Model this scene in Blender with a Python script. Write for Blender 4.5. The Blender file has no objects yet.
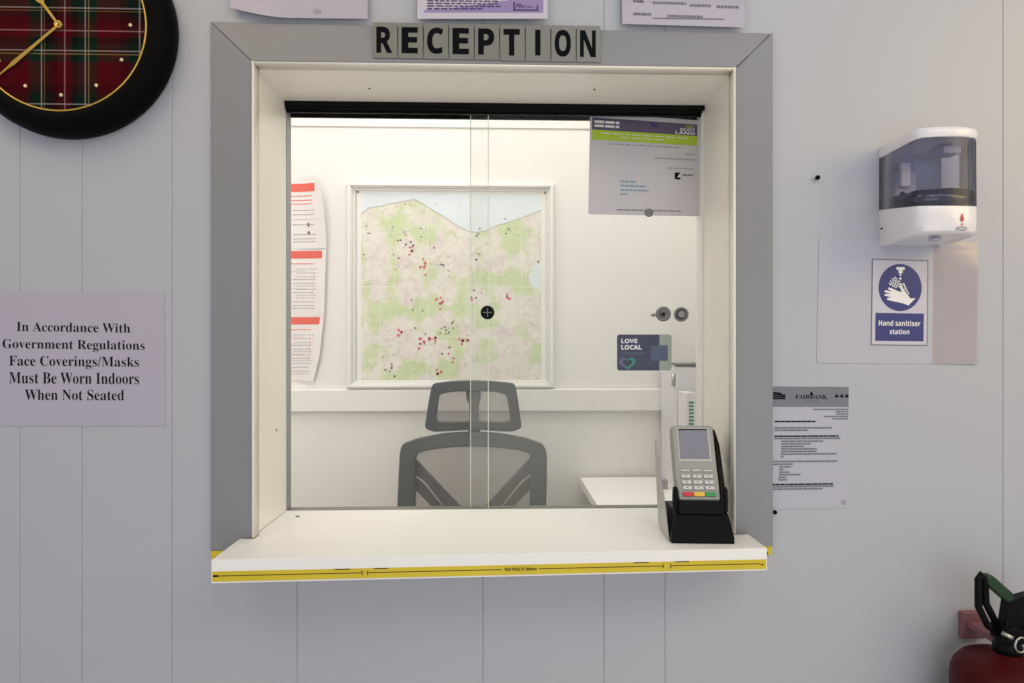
import bpy, math, random
from mathutils import Vector, Matrix
random.seed(7)
S = bpy.context.scene
COL = S.collection
PI = math.pi
H0 = 1.20            # eye height above the floor
D = 1.16             # eye distance from the wall
F = 682.667
YAW = math.radians(1.8)
PX, PY = 519.0, 347.0
_c, _s = math.cos(YAW), math.sin(YAW)

def ray(px, py):
    u = (px - PX) / F
    v = -(py - PY) / F
    return Vector((_c*u + _s, -_s*u + _c, v))
def at(px, py, Y=0.0):                 # photo measurement -> point on the plane y = Y
    d = ray(px, py)
    t = (Y + D) / d.y
    return Vector((d.x*t, Y, d.z*t + H0))
def atz(px, py, z):                    # photo measurement -> point on the level z
    d = ray(px, py)
    t = (z - H0) / d.z
    return Vector((d.x*t, d.y*t - D, z))

# ------------------------------------------------------------------ materials
MATS = {}
def mat(name, col, rough=0.5, metal=0.0, bump=0.0, bscale=60.0, spec=0.5, var=0.0, coat=0.0):
    if name in MATS: return MATS[name]
    m = bpy.data.materials.new(name); m.use_nodes = True
    nt = m.node_tree; b = nt.nodes['Principled BSDF']
    b.inputs['Base Color'].default_value = (*col, 1)
    b.inputs['Roughness'].default_value = rough
    b.inputs['Metallic'].default_value = metal
    b.inputs['Specular IOR Level'].default_value = spec
    b.inputs['Coat Weight'].default_value = coat
    if bump or var:
        tc = nt.nodes.new('ShaderNodeTexCoord')
        n = nt.nodes.new('ShaderNodeTexNoise'); n.inputs['Scale'].default_value = bscale
        n.inputs['Detail'].default_value = 4
        nt.links.new(tc.outputs['Object'], n.inputs['Vector'])
        if bump:
            bp = nt.nodes.new('ShaderNodeBump'); bp.inputs['Strength'].default_value = bump
            bp.inputs['Distance'].default_value = 0.002
            nt.links.new(n.outputs['Fac'], bp.inputs['Height']); nt.links.new(bp.outputs['Normal'], b.inputs['Normal'])
        if var:
            mx = nt.nodes.new('ShaderNodeMix'); mx.data_type = 'RGBA'
            mx.inputs[6].default_value = (*[c*(1-var) for c in col], 1); mx.inputs[7].default_value = (*[min(1, c*(1+var)) for c in col], 1)
            nt.links.new(n.outputs['Fac'], mx.inputs[0]); nt.links.new(mx.outputs[2], b.inputs['Base Color'])
    MATS[name] = m
    return m

def clear(name, tint, body, amount, rough=0.03, gloss=0.06):
    """see-through sheet: tinted transmission, a little of its own body colour and a surface reflection"""
    if name in MATS: return MATS[name]
    m = bpy.data.materials.new(name); m.use_nodes = True
    nt = m.node_tree; nt.nodes.remove(nt.nodes['Principled BSDF'])
    out = nt.nodes['Material Output']
    tr = nt.nodes.new('ShaderNodeBsdfTransparent'); tr.inputs[0].default_value = (*tint, 1)
    df = nt.nodes.new('ShaderNodeBsdfDiffuse'); df.inputs[0].default_value = (*body, 1)
    gl = nt.nodes.new('ShaderNodeBsdfGlossy'); gl.inputs['Roughness'].default_value = rough
    lw = nt.nodes.new('ShaderNodeFresnel'); lw.inputs[0].default_value = 1.35
    ml = nt.nodes.new('ShaderNodeMath'); ml.operation = 'MULTIPLY'; ml.inputs[1].default_value = gloss/0.022
    ml.use_clamp = True
    m1 = nt.nodes.new('ShaderNodeMixShader'); m1.inputs[0].default_value = amount
    m2 = nt.nodes.new('ShaderNodeMixShader')
    nt.links.new(lw.outputs[0], ml.inputs[0])
    nt.links.new(tr.outputs[0], m1.inputs[1]); nt.links.new(df.outputs[0], m1.inputs[2])
    nt.links.new(ml.outputs[0], m2.inputs[0]); nt.links.new(m1.outputs[0], m2.inputs[1]); nt.links.new(gl.outputs[0], m2.inputs[2])
    nt.links.new(m2.outputs[0], out.inputs['Surface'])
    MATS[name] = m
    return m

M_wall = mat('white_wall_panel_paint', (.45, .455, .50), .45, bump=.05, bscale=25)
M_arch = mat('shade_grey_satin_trim', (.25, .25, .265), .4, bump=.04, bscale=30)  # casing darkened in its base colour to stand for shade around the window
M_cream = mat('cream_white_upvc', (.93, .89, .81), .35, bump=.03, bscale=30)
M_office = mat('cream_office_paint', (.85, .83, .80), .55, bump=.05, bscale=20)
M_ledge = mat('white_ledge_laminate', (.89, .88, .86), .38)
M_floor = mat('beige_vinyl_floor', (.68, .64, .58), .6, bump=.3, bscale=120, var=.1)
M_ceil = mat('white_ceiling_paint', (.8, .8, .8), .8, bump=.1)
M_black = mat('black_plastic', (.004, .004, .0044), .32, spec=.10)
M_blackm = mat('black_matt_plastic', (.007, .007, .0075), .6, spec=.15)
M_tape = mat('yellow_tape', (.66, .50, .015), .45, var=.12, bscale=18)
M_paper = mat('white_copier_paper', (.56, .53, .61), .6)
M_paper2 = mat('lilac_laminated_paper', (.45, .415, .50), .4)
M_paper3 = mat('grey_white_paper', (.46, .46, .53), .45)
M_ink = mat('black_ink', (.006, .006, .008), .8, spec=.05)
M_inkg = mat('grey_ink', (.16, .16, .19), .6)
M_inkl = mat('light_grey_ink', (.34, .33, .36), .6)
M_tile = mat('grey_tile_plastic', (.20, .20, .175), .35)
M_purple = mat('purple_print', (.30, .22, .44), .45)
M_purpled = mat('deep_purple_ink', (.055, .03, .13), .5)
M_plum = mat('plum_print', (.105, .075, .135), .4)
M_lime = mat('lime_print', (.42, .58, .03), .4)
M_white = mat('white_ink', (.82, .80, .82), .5)
M_navy = mat('navy_print', (.045, .05, .19), .3)
M_navyd = mat('dark_navy_print', (.03, .033, .075), .3)
M_slate = mat('slate_blue_print', (.07, .10, .17), .35)
M_sage = mat('sage_print', (.33, .38, .31), .35)
M_teal = mat('teal_print', (.02, .25, .17), .35)
M_lilacp = mat('grey_lilac_print', (.13, .12, .19), .35)
M_band = mat('grey_header_print', (.185, .185, .225), .5)
M_red = mat('coral_print', (.80, .14, .10), .5)
M_wpaper = mat('office_notice_paper', (.84, .80, .80), .6)
M_gold = mat('brass', (.62, .40, .08), .3, .9)
M_steel = mat('brushed_steel', (.45, .45, .43), .3, .9)
M_dsteel = mat('dull_grey_metal', (.20, .20, .19), .4, .7)
M_grey = mat('chair_grey_plastic', (.088, .094, .092), .5)
M_grey2 = mat('chair_back_grey_plastic', (.135, .142, .138), .5)
M_greyd = mat('chair_dark_plastic', (.05, .05, .052), .5)
M_cush = mat('dark_grey_seat_fabric', (.07, .07, .075), .9, bump=.4, bscale=400)
M_mesh = clear('chair_mesh_fabric', (.93, .92, .90), (.30, .29, .28), .50, .5, .004)
M_glassL = clear('clear_window_glass', (.997, .997, .995), (.7, .7, .68), .004, .02, .005)
M_glassR = clear('reflection_haze_glass', (.985, .99, .98), (.72, .74, .70), .04, .02, .006)  # reflection on the right pane mixed in as a pale diffuse haze
M_gedge = mat('pale_glass_edge', (.74, .76, .70), .25)
M_tank = clear('smoky_clear_plastic', (.76, .76, .87), (.22, .22, .34), .06, .25, .025)
M_gel = clear('sanitiser_gel', (.30, .30, .34), (.13, .13, .17), .45, .1, .09)
M_lam = clear('clear_laminate', (.80, .78, .79), (.62, .55, .58), .62, .08, .06)
M_dwhite = mat('glossy_white_plastic', (.80, .77, .80), .22, coat=.3)
M_dgrey = mat('lilac_grey_plastic', (.46, .46, .56), .4)
M_redp = mat('extinguisher_red_paint', (.055, .0015, .003), .45, spec=.15)
M_green = mat('green_lever_plastic', (.004, .032, .008), .5)
M_rbrk = mat('dull_red_bracket', (.22, .09, .11), .6)
M_term = mat('terminal_grey_plastic', (.31, .305, .28), .38)
M_termd = mat('terminal_light_edge', (.47, .46, .42), .4)
M_screen = mat('lcd_screen_off', (.13, .13, .165), .2)
M_key = mat('pale_key_plastic', (.60, .61, .60), .4)
M_kred = mat('red_key', (.60, .02, .03), .35)
M_kyel = mat('yellow_key', (.80, .50, .03), .35)
M_kgrn = mat('green_key', (.03, .28, .07), .35)
M_cab = mat('white_cabinet_enamel', (.74, .73, .76), .4)
M_mapw = mat('map_frame_white', (.86, .85, .81), .4)
M_sea = mat('map_sea', (.76, .83, .86), .5, var=.08, bscale=9)
M_pinr = mat('red_map_ink', (.72, .16, .18), .5)
M_pind = mat('dark_map_ink', (.16, .14, .17), .5)
M_road = mat('grey_map_ink', (.50, .47, .45), .5)
M_fold = mat('map_fold', (.88, .87, .82), .5)

def map_land():
    m = bpy.data.materials.new('printed_map_land'); m.use_nodes = True
    nt = m.node_tree; b = nt.nodes['Principled BSDF']; b.inputs['Roughness'].default_value = .55
    tc = nt.nodes.new('ShaderNodeTexCoord')
    def noise(sc, det, off):
        mp = nt.nodes.new('ShaderNodeMapping'); mp.inputs['Location'].default_value = off
        n = nt.nodes.new('ShaderNodeTexNoise'); n.inputs['Scale'].default_value = sc; n.inputs['Detail'].default_value = det
        nt.links.new(tc.outputs['Object'], mp.inputs['Vector']); nt.links.new(mp.outputs['Vector'], n.inputs['Vector'])
        return n
    def ramp(src, stops):
        r = nt.nodes.new('ShaderNodeValToRGB'); e = r.color_ramp.elements
        while len(e) < len(stops): e.new(.5)
        for k, (p, c) in enumerate(stops): e[k].position = p; e[k].color = (*c, 1)
        nt.links.new(src, r.inputs[0]); return r
    base = ramp(noise(14, 5, (3, 0, 1)).outputs['Fac'], [(.35, (.78, .72, .66)), (.5, (.82, .79, .70)), (.65, (.76, .68, .65))])
    grn = ramp(noise(11, 6, (0, 0, 0)).outputs['Fac'], [(.49, (0, 0, 0)), (.58, (.9, .9, .9))])
    lin = ramp(noise(22, 6, (7, 2, 4)).outputs['Fac'], [(.487, (0, 0, 0)), (.497, (1, 1, 1)), (.503, (1, 1, 1)), (.513, (0, 0, 0))])
    mx = nt.nodes.new('ShaderNodeMix'); mx.data_type = 'RGBA'; mx.inputs[7].default_value = (.62, .72, .41, 1)
    nt.links.new(grn.outputs[0], mx.inputs[0]); nt.links.new(base.outputs[0], mx.inputs[6])
    mm = nt.nodes.new('ShaderNodeMath'); mm.operation = 'MULTIPLY'; mm.inputs[1].default_value = .55
    nt.links.new(lin.outputs[0], mm.inputs[0])
    m3 = nt.nodes.new('ShaderNodeMix'); m3.data_type = 'RGBA'; m3.inputs[7].default_value = (.52, .46, .40, 1)
    nt.links.new(mm.outputs[0], m3.inputs[0]); nt.links.new(mx.outputs[2], m3.inputs[6])
    nt.links.new(m3.outputs[2], b.inputs['Base Color'])
    return m
M_map = map_land()

def tartan(r):
    m = bpy.data.materials.new('tartan_cloth'); m.use_nodes = True
    nt = m.node_tree; b = nt.nodes['Principled BSDF']; b.inputs['Roughness'].default_value = .85; b.inputs['Specular IOR Level'].default_value = .03
    tc = nt.nodes.new('ShaderNodeTexCoord'); sp = nt.nodes.new('ShaderNodeSeparateXYZ')
    nt.links.new(tc.outputs['Object'], sp.inputs[0])
    K = (.006, .007, .007); G = (.004, .018, .012); R = (.062, .003, .006); R2 = (.03, .002, .004)
    W = (.32, .29, .27); Y = (.24, .17, .06); P = (.36, .17, .20)
    bands = [(-84, K), (-79, W), (-78, K), (-68, R), (-29, G), (-18.7, W), (-17.6, K), (-15.6, Y), (-14.6, K), (-9, R2), (-2, R), (3.4, P), (4.6, R), (11, K),
             (17, G), (23.4, W), (24.5, K), (26.6, Y), (27.6, G), (35, R), (58, R2), (66, K), (76, W), (77.2, K)]
    outs = []
    for ax, sg in (('X', 1), ('Z', -1)):
        mr = nt.nodes.new('ShaderNodeMapRange'); mr.inputs[1].default_value = -sg*r; mr.inputs[2].default_value = sg*r
        nt.links.new(sp.outputs[ax], mr.inputs[0])
        cr = nt.nodes.new('ShaderNodeValToRGB'); cr.color_ramp.interpolation = 'CONSTANT'; e = cr.color_ramp.elements
        while len(e) < len(bands): e.new(.5)
        for k, (o, c) in enumerate(bands): e[k].position = (o/84 + 1)/2; e[k].color = (*c, 1)
        nt.links.new(mr.outputs[0], cr.inputs[0]); outs.append(cr.outputs[0])
    mx = nt.nodes.new('ShaderNodeMix'); mx.data_type = 'RGBA'; mx.inputs[0].default_value = .5
    nt.links.new(outs[0], mx.inputs[6]); nt.links.new(outs[1], mx.inputs[7])
    nt.links.new(mx.outputs[2], b.inputs['Base Color'])
    return m

# ------------------------------------------------------------------ mesh builder
class MB:
    def __init__(self): self.v = []; self.f = []; self.mi = []; self.ms = []; self.sm = []
    def idx(self, m):
        if m not in self.ms: self.ms.append(m)
        return self.ms.index(m)
    def add(self, vs, fs, m, smooth=False):
        o = len(self.v); self.v += [Vector(p) for p in vs]; k = self.idx(m)
        for f in fs:
            self.f.append([o+i for i in f]); self.mi.append(k); self.sm.append(smooth)
        return self
    def box(self, a, b, m):
        (x0, y0, z0), (x1, y1, z1) = a, b
        vs = [(x0,y0,z0),(x1,y0,z0),(x1,y1,z0),(x0,y1,z0),(x0,y0,z1),(x1,y0,z1),(x1,y1,z1),(x0,y1,z1)]
        return self.add(vs, [(3,2,1,0),(4,5,6,7),(0,1,5,4),(1,2,6,5),(2,3,7,6),(3,0,4,7)], m)
    def prism(self, base, d, m, smooth=False):          # polygon (3d points) pushed along d
        n = len(base); d = Vector(d); b = [Vector(p) for p in base]
        vs = b + [p + d for p in b]
        nrm = Vector((0,0,0))
        for i in range(n): nrm += b[i].cross(b[(i+1) % n])
        fs = [list(range(n)), list(range(2*n-1, n-1, -1))] + [[(i+1) % n, i, n+i, n+(i+1) % n] for i in range(n)]
        if nrm.dot(d) > 0: fs = [f[::-1] for f in fs]
        self.add(vs, fs[:2], m); o = len(self.v) - 2*n; k = self.idx(m)
        for f in fs[2:]:
            self.f.append([o+i for i in f]); self.mi.append(k); self.sm.append(smooth)
        return self
    def loft(self, rings, m, smooth=True, cap=True, closed=True):
        n = len(rings[0]); o = len(self.v); k = self.idx(m)
        for r in rings: self.v += [Vector(p) for p in r]
        for j in range(len(rings)-1):
            for i in range(n if closed else n-1):
                a = o+j*n+i; b = o+j*n+(i+1) % n
                self.f.append([a, b, b+n, a+n]); self.mi.append(k); self.sm.append(smooth)
        if cap:
            self.f.append([o+i for i in range(n)][::-1]); self.mi.append(k); self.sm.append(False)
            self.f.append([o+(len(rings)-1)*n+i for i in range(n)]); self.mi.append(k); self.sm.append(False)
        return self
    def tube(self, pts, r, m, n=12, cap=True, closed=False):
        pts = [Vector(p) for p in pts]; rings = []
        L = len(pts)
        rr = r if isinstance(r, (list, tuple)) else [r]*L
        ref = None
        for i, p in enumerate(pts):
            a = pts[i-1] if (i > 0 or closed) else p
            b = pts[(i+1) % L] if (i < L-1 or closed) else p
            t = (b - a).normalized()
            if ref is None:
                ref = Vector((0,0,1)) if abs(t.z) < .9 else Vector((1,0,0))
            x = ref - t*ref.dot(t); x.normalize(); y = t.cross(x); ref = x
            rings.append([p + (x*math.cos(q) + y*math.sin(q))*rr[i] for q in [2*PI*j/n for j in range(n)]])
        if closed: rings.append(rings[0])
        return self.loft(rings, m, True, cap and not closed)
    def lathe(self, prof, c, m, n=48, axis='z', smooth=True, cap=True):  # profile of (radius, height)
        c = Vector(c); rings = []
        for r, h in prof:
            ring = []
            for j in range(n):
                q = 2*PI*j/n
                if axis == 'z': ring.append(c + Vector((r*math.cos(q), r*math.sin(q), h)))
                else: ring.append(c + Vector((r*math.cos(q), -h, r*math.sin(q))))
            rings.append(ring)
        return self.loft(rings, m, smooth, cap)
    def build(self, name, parent=None, bevel=0, segs=2, origin=None, loc=None, rot=None):
        me = bpy.data.meshes.new(name)
        o = Vector(origin) if origin is not None else Vector((0,0,0))
        me.from_pydata([tuple(p - o) for p in self.v], [], self.f)
        for m in self.ms: me.materials.append(m)
        for p, k, s in zip(me.polygons, self.mi, self.sm): p.material_index = k; p.use_smooth = s
        me.update()
        ob = bpy.data.objects.new(name, me); COL.objects.link(ob)
        ob.location = o if loc is None else loc
        if rot: ob.rotation_euler = rot
        if parent is not None:
            ob.parent = parent
            if loc is None:
                w = Vector(); q = parent
                while q is not None: w += q.location; q = q.parent
                ob.location = o - w
        if bevel:
            b = ob.modifiers.new('edge', 'BEVEL'); b.width = bevel; b.segments = segs; b.limit_method = 'ANGLE'; b.angle_limit = math.radians(40)
        return ob

def tag(o, label=None, cat=None, group=None, kind=None):
    if label: o['label'] = label
    if cat: o['category'] = cat
    if group: o['group'] = group
    if kind: o['kind'] = kind
    return o
def thing(name, label, cat, loc, group=None, rz=0):
    o = bpy.data.objects.new(name, None); COL.objects.link(o); o.location = loc; o.rotation_euler = (0, 0, rz)
    o.empty_display_size = .05
    return tag(o, label, cat, group)

# ------------------------------------------------------------------ lettering
def serif(s):
    r = ''
    for ch in s:
        if 'A' <= ch <= 'Z': r += chr(0x1D400 + ord(ch) - 65)
        elif 'a' <= ch <= 'z': r += chr(0x1D41A + ord(ch) - 97)
        else: r += ch
    return r
def bold(s):
    r = ''
    for ch in s:
        if 'A' <= ch <= 'Z': r += chr(0x1D5D4 + ord(ch) - 65)
        elif 'a' <= ch <= 'z': r += chr(0x1D5EE + ord(ch) - 97)
        elif '0' <= ch <= '9': r += chr(0x1D7EC + ord(ch) - 48)
        else: r += ch
    return r
def glyphs(s, off=0.0):
    cu = bpy.data.curves.new('tmp', 'FONT'); cu.body = s; cu.size = 1; cu.offset = off; cu.resolution_u = 4
    ob = bpy.data.objects.new('tmp', cu); COL.objects.link(ob)
    dg = bpy.context.evaluated_depsgraph_get(); dg.update()
    me = bpy.data.meshes.new_from_object(ob.evaluated_get(dg))
    vs = [(v.co.x, v.co.y) for v in me.vertices]; fs = [list(p.vertices) for p in me.polygons]
    bpy.data.objects.remove(ob); bpy.data.curves.remove(cu); bpy.data.meshes.remove(me)
    return vs, fs

class Sheet:
    """a flat or slightly curled sheet between four corners; u to the right, v downwards, off towards the viewer"""
    def __init__(self, TL, TR, BR, BL, curl=None, lift=.0004):
        self.c = [Vector(p) for p in (TL, TR, BR, BL)]; self.curl = curl; self.lift = lift
    def P(self, u, v, off=0.0):
        TL, TR, BR, BL = self.c
        p = (TL*(1-u) + TR*u)*(1-v) + (BL*(1-u) + BR*u)*v
        d = off + self.lift + (self.curl(u, v) if self.curl else 0)
        return p + Vector((0, -d, 0))
    def sheet(self, mb, m, t=.0005, nu=10, nv=10, u0=0, v0=0, u1=1, v1=1, off=0, edge=None):
        edge = edge or (lambda u, v: (u, v))
        fr = [[self.P(*edge(u0+(u1-u0)*i/nu, v0+(v1-v0)*j/nv), t+off) for i in range(nu+1)] for j in range(nv+1)]
        bk = [[self.P(*edge(u0+(u1-u0)*i/nu, v0+(v1-v0)*j/nv), off) for i in range(nu+1)] for j in range(nv+1)]
        W = nu+1; N = W*(nv+1); vs = sum(fr, []) + sum(bk, []); fs = []
        for j in range(nv):
            for i in range(nu):
                a = j*W+i; fs.append([a, a+W, a+W+1, a+1]); fs.append([N+a, N+a+1, N+a+W+1, N+a+W])
        for i in range(nu):
            fs.append([i, i+1, N+i+1, N+i]); b = nv*W+i; fs.append([b+1, b, N+b, N+b+1])
        for j in range(nv):
            a = j*W; fs.append([a+W, a, N+a, N+a+W]); b = j*W+nu; fs.append([b, b+W, N+b+W, N+b])
        mb.add(vs, fs, m, False); self.t = t; return mb
    def poly(self, mb, pts, m, off=.0008):
        vs = [self.P(u, v, off) for u, v in pts]; n = len(vs)
        ar = sum(pts[i][0]*pts[(i+1) % n][1] - pts[(i+1) % n][0]*pts[i][1] for i in range(n))
        f = list(range(n)) if ar < 0 else list(range(n))[::-1]
        mb.add(vs, [f], m); return mb
    def rect(self, mb, u0, v0, u1, v1, m, off=.0008, n=6):
        for k in range(n):
            a = u0+(u1-u0)*k/n; b = u0+(u1-u0)*(k+1)/n
            self.poly(mb, [(a, v0), (b, v0), (b, v1), (a, v1)], m, off)
    def disc(self, mb, u, v, ru, rv, m, off=.0008, n=32):
        self.poly(mb, [(u+ru*math.cos(2*PI*k/n), v+rv*math.sin(2*PI*k/n)) for k in range(n)], m, off)
    def line(self, mb, a, b, w, m, off=.0008, asp=1.0):
        dx, dy = b[0]-a[0], (b[1]-a[1])*asp; L = math.hypot(dx, dy) or 1
        nx, ny = -dy/L*w/2, dx/L*w/2/asp
        self.poly(mb, [(a[0]+nx, a[1]+ny), (b[0]+nx, b[1]+ny), (b[0]-nx, b[1]-ny), (a[0]-nx, a[1]-ny)], m, off)
    def text(self, mb, s, u0, v0, u1, v1, m, off=.0011, gl=0.0, fit=True):
        vs, fs = glyphs(s, gl)
        if not vs: return
        x0 = min(p[0] for p in vs); x1 = max(p[0] for p in vs); y0 = min(p[1] for p in vs); y1 = max(p[1] for p in vs)
        q = [self.P(u0+(u1-u0)*(x-x0)/(x1-x0), v1+(v0-v1)*(y-y0)/(y1-y0), off) for x, y in vs]
        mb.add(q, fs, m)
    def words(self, mb, u0, u1, v, h, m, off=.0009, w=(.03, .09), gap=.012):
        u = u0
        while u < u1 - .005:
            e = min(u1, u + random.uniform(*w))
            self.rect(mb, u, v-h/2, e, v+h/2, m, off, 1); u = e + gap

# ------------------------------------------------------------------ setting
FL = 0.0
X0, X1, ZT = -1.9, 1.9, 2.8
OX0, OX1 = -.414, .4105          # opening
OZ0, OZ1 = H0-.36, H0+.478
WT = .212
grooves = sorted([at(20, 683).x, at(82, 683).x, at(172, 683).x, at(297, 640).x, at(483, 620).x, at(604, 620).x, at(665, 620).x,
                  at(1003, 560).x, -1.45, -1.22, -1.08, -.93, 1.05, 1.18, 1.4, 1.62])
pr = [X0]
for g in grooves: pr += [g-.0011, g, g+.0011]
pr.append(X1)
gs = set(grooves)
xs = sorted(set(pr + [OX0, OX1]))
mb = MB()
yy = lambda x: .0014 if x in gs else 0.0
for a, b in zip(xs, xs[1:]):
    segs = [(0, OZ0), (OZ1, ZT)] if OX0 - 1e-6 <= a and b <= OX1 + 1e-6 else [(0, ZT)]
    for z0, z1 in segs:
        mb.add([(a, yy(a), z0), (b, yy(b), z0), (b, yy(b), z1), (a, yy(a), z1)], [(0,1,2,3)], M_wall)
        mb.add([(a, WT, z0), (b, WT, z0), (b, WT, z1), (a, WT, z1)], [(3,2,1,0)], M_office)
mb.add([(OX0,0,OZ0),(OX0,WT,OZ0),(OX0,WT,OZ1),(OX0,0,OZ1)], [(0,1,2,3)], M_wall)
mb.add([(OX1,0,OZ0),(OX1,WT,OZ0),(OX1,WT,OZ1),(OX1,0,OZ1)], [(3,2,1,0)], M_wall)
mb.add([(OX0,0,OZ1),(OX0,WT,OZ1),(OX1,WT,OZ1),(OX1,0,OZ1)], [(3,2,1,0)], M_wall)
mb.add([(OX0,0,OZ0),(OX0,WT,OZ0),(OX1,WT,OZ0),(OX1,0,OZ0)], [(0,1,2,3)], M_wall)
mb.add([(X0,0,0),(X0,WT,0),(X0,WT,ZT),(X0,0,ZT)], [(3,2,1,0)], M_wall)
mb.add([(X1,0,0),(X1,WT,0),(X1,WT,ZT),(X1,0,ZT)], [(0,1,2,3)], M_wall)
tag(mb.build('wall_front'), 'white boarded wall with the reception opening', kind='structure')

BW = 1.04
tag(MB().box((-1.5, BW, 0), (.95, BW+.1, 2.75), M_office).build('wall_back'), 'cream office wall behind the map', kind='structure')
tag(MB().box((-1.6, WT, 0), (-1.5, BW+.1, 2.75), M_office).build('wall_left'), 'left wall of the office', kind='structure')
tag(MB().box((.85, WT, 0), (.95, BW, 2.75), M_office).build('wall_right'), 'right wall of the office', kind='structure')
tag(MB().box((-1.6, WT, 2.75), (.95, BW+.1, 2.80), M_ceil).build('ceiling'), 'white office ceiling', kind='structure')
tag(MB().box((X0, -2.6, -.06), (X1, BW+.1, 0), M_floor).build('floor'), 'beige vinyl floor', kind='structure')
zr = at(500, 389, BW).z; zl = at(500, 411, BW).z
tag(MB().box((-1.5, BW-.016, zl), (at(661, 400, BW).x, BW, zr), M_office).build('trim_1', bevel=.003), 'cream dado rail below the map', kind='structure')
zc = at(500, 128.5, BW).z
tag(MB().box((-1.5, BW-.004, zc), (.85, BW, zc+.2), M_office).build('trim_2', bevel=.003), 'cream board along the top of the back wall', kind='structure')

# window lining, lip and casing
win = thing('window_1', 'white sliding reception window in a cream reveal', 'window', (0, 0, H0)); win['kind'] = 'structure'
del win['category']
LX0, LX1, LZ1 = -.4105, .4070, H0+.4745
GY = .19
SZ = H0-.318                      # ledge top
m = MB()
m.box((OX0, .004, SZ), (LX0, WT, OZ1), M_cream); m.box((LX1, .004, SZ), (OX1, WT, OZ1), M_cream); m.box((LX0, .004, LZ1), (LX1, WT, OZ1), M_cream)
m.build('lining', win)
def lip(a, b, inn):                # rounded bead along the front edge of the lining
    a = Vector(a); b = Vector(b); inn = Vector(inn); t = (b-a).normalized(); out = Vector((0, -1, 0)); q = []
    pro = [(-.0012, 0), (-.0012, .010), (-.0002, .0128), (.0012, .0138), (.0028, .0125), (.0036, .009), (.0036, -.012), (-.0012, -.012)]
    return [[p + inn*x + out*y for x, y in pro] for p in (a, b)]
m = MB()
m.loft(lip((LX0+.0025, 0, SZ), (LX0+.0025, 0, LZ1+.001), (1, 0, 0)), M_cream)
m.loft(lip((LX1-.0030, 0, SZ), (LX1-.0030, 0, LZ1+.001), (-1, 0, 0)), M_cream)
m.loft(lip((LX0+.0015, 0, LZ1), (LX1-.002, 0, LZ1), (0, 0, -1)), M_cream)
m.build('lining_lip', win)
ARCH = (-.4790, .4695, H0+.543)    # outer edges of the casing
zA = H0-.340
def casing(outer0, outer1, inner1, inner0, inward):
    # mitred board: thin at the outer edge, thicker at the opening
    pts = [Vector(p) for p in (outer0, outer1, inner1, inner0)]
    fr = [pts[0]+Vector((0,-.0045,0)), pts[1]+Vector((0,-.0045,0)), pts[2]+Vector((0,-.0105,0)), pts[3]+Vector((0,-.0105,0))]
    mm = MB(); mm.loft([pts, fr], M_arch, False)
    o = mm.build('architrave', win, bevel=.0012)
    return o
ix0, ix1, iz = LX0+.0012, LX1-.0016, LZ1+.0014
ax0, ax1, az = ARCH
g = .0004
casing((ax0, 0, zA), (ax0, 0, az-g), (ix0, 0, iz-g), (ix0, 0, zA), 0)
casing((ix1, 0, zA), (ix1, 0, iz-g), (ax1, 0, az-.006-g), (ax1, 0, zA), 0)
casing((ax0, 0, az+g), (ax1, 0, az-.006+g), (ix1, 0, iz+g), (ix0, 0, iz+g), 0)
m = MB(); m.box((LX0, GY-.010, SZ), (LX0+.0012, GY+.018, LZ1), M_inkl); m.box((LX1-.005, GY-.014, SZ), (LX1, GY+.022, LZ1), M_mapw)
m.build('jamb_channel', win, bevel=.001)
m = MB(); m.box((LX0+.0014, GY-.009, SZ), (LX1-.0051, GY+.014, SZ+.001), M_dsteel); m.build('bottom_track', win)
# small holes and marks on the lining
m = MB()
p = at(278.5, 429.5, .13); m.lathe([(.0022, -.0005), (.0022, .0008), (.001, .0012)], (0,0,0), M_inkg, 12)
mk = m.build('screw_hole', win); mk.location = Vector((LX0+.0006, .12, p.z)) - win.location; mk.rotation_euler = (0, PI/2, 0)

for px, py in ((369.5, 88.5), (594.5, 89.5)):
    q = atz(px, py, LZ1); m = MB(); m.lathe([(.0022, 0), (.0020, -.0006), (0, -.0006)][::-1], (q.x, q.y, LZ1), M_ink, 12); m.build('screw_hole', win)
# sliding track
tr = thing('sliding_track', 'black double sliding track along the top of the reception window', 'window track', (0, GY, H0+.455))
m = MB(); zt0 = H0+.4585
m.box((LX0+.001, GY-.022, H0+.4655), (LX1-.001, GY+.024, LZ1+.0), M_black)
m.build('track_head', tr)
m = MB(); m.box((LX0+.0014, GY-.020, zt0), (LX1-.0052, GY-.016, H0+.4655), M_black); m.box((LX0+.0014, GY-.0145, zt0-.004), (LX1-.0052, GY-.0105, H0+.4655), M_black)
m.box((LX0+.0014, GY+.014, zt0-.004), (LX1-.0052, GY+.018, H0+.4655), M_black)
m.build('track_rail', tr)
m = MB(); m.box((LX0+.0014, GY-.0155, zt0+.001), (LX1-.0052, GY-.0146, zt0+.0025), M_steel); m.build('track_bead', tr)

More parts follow.
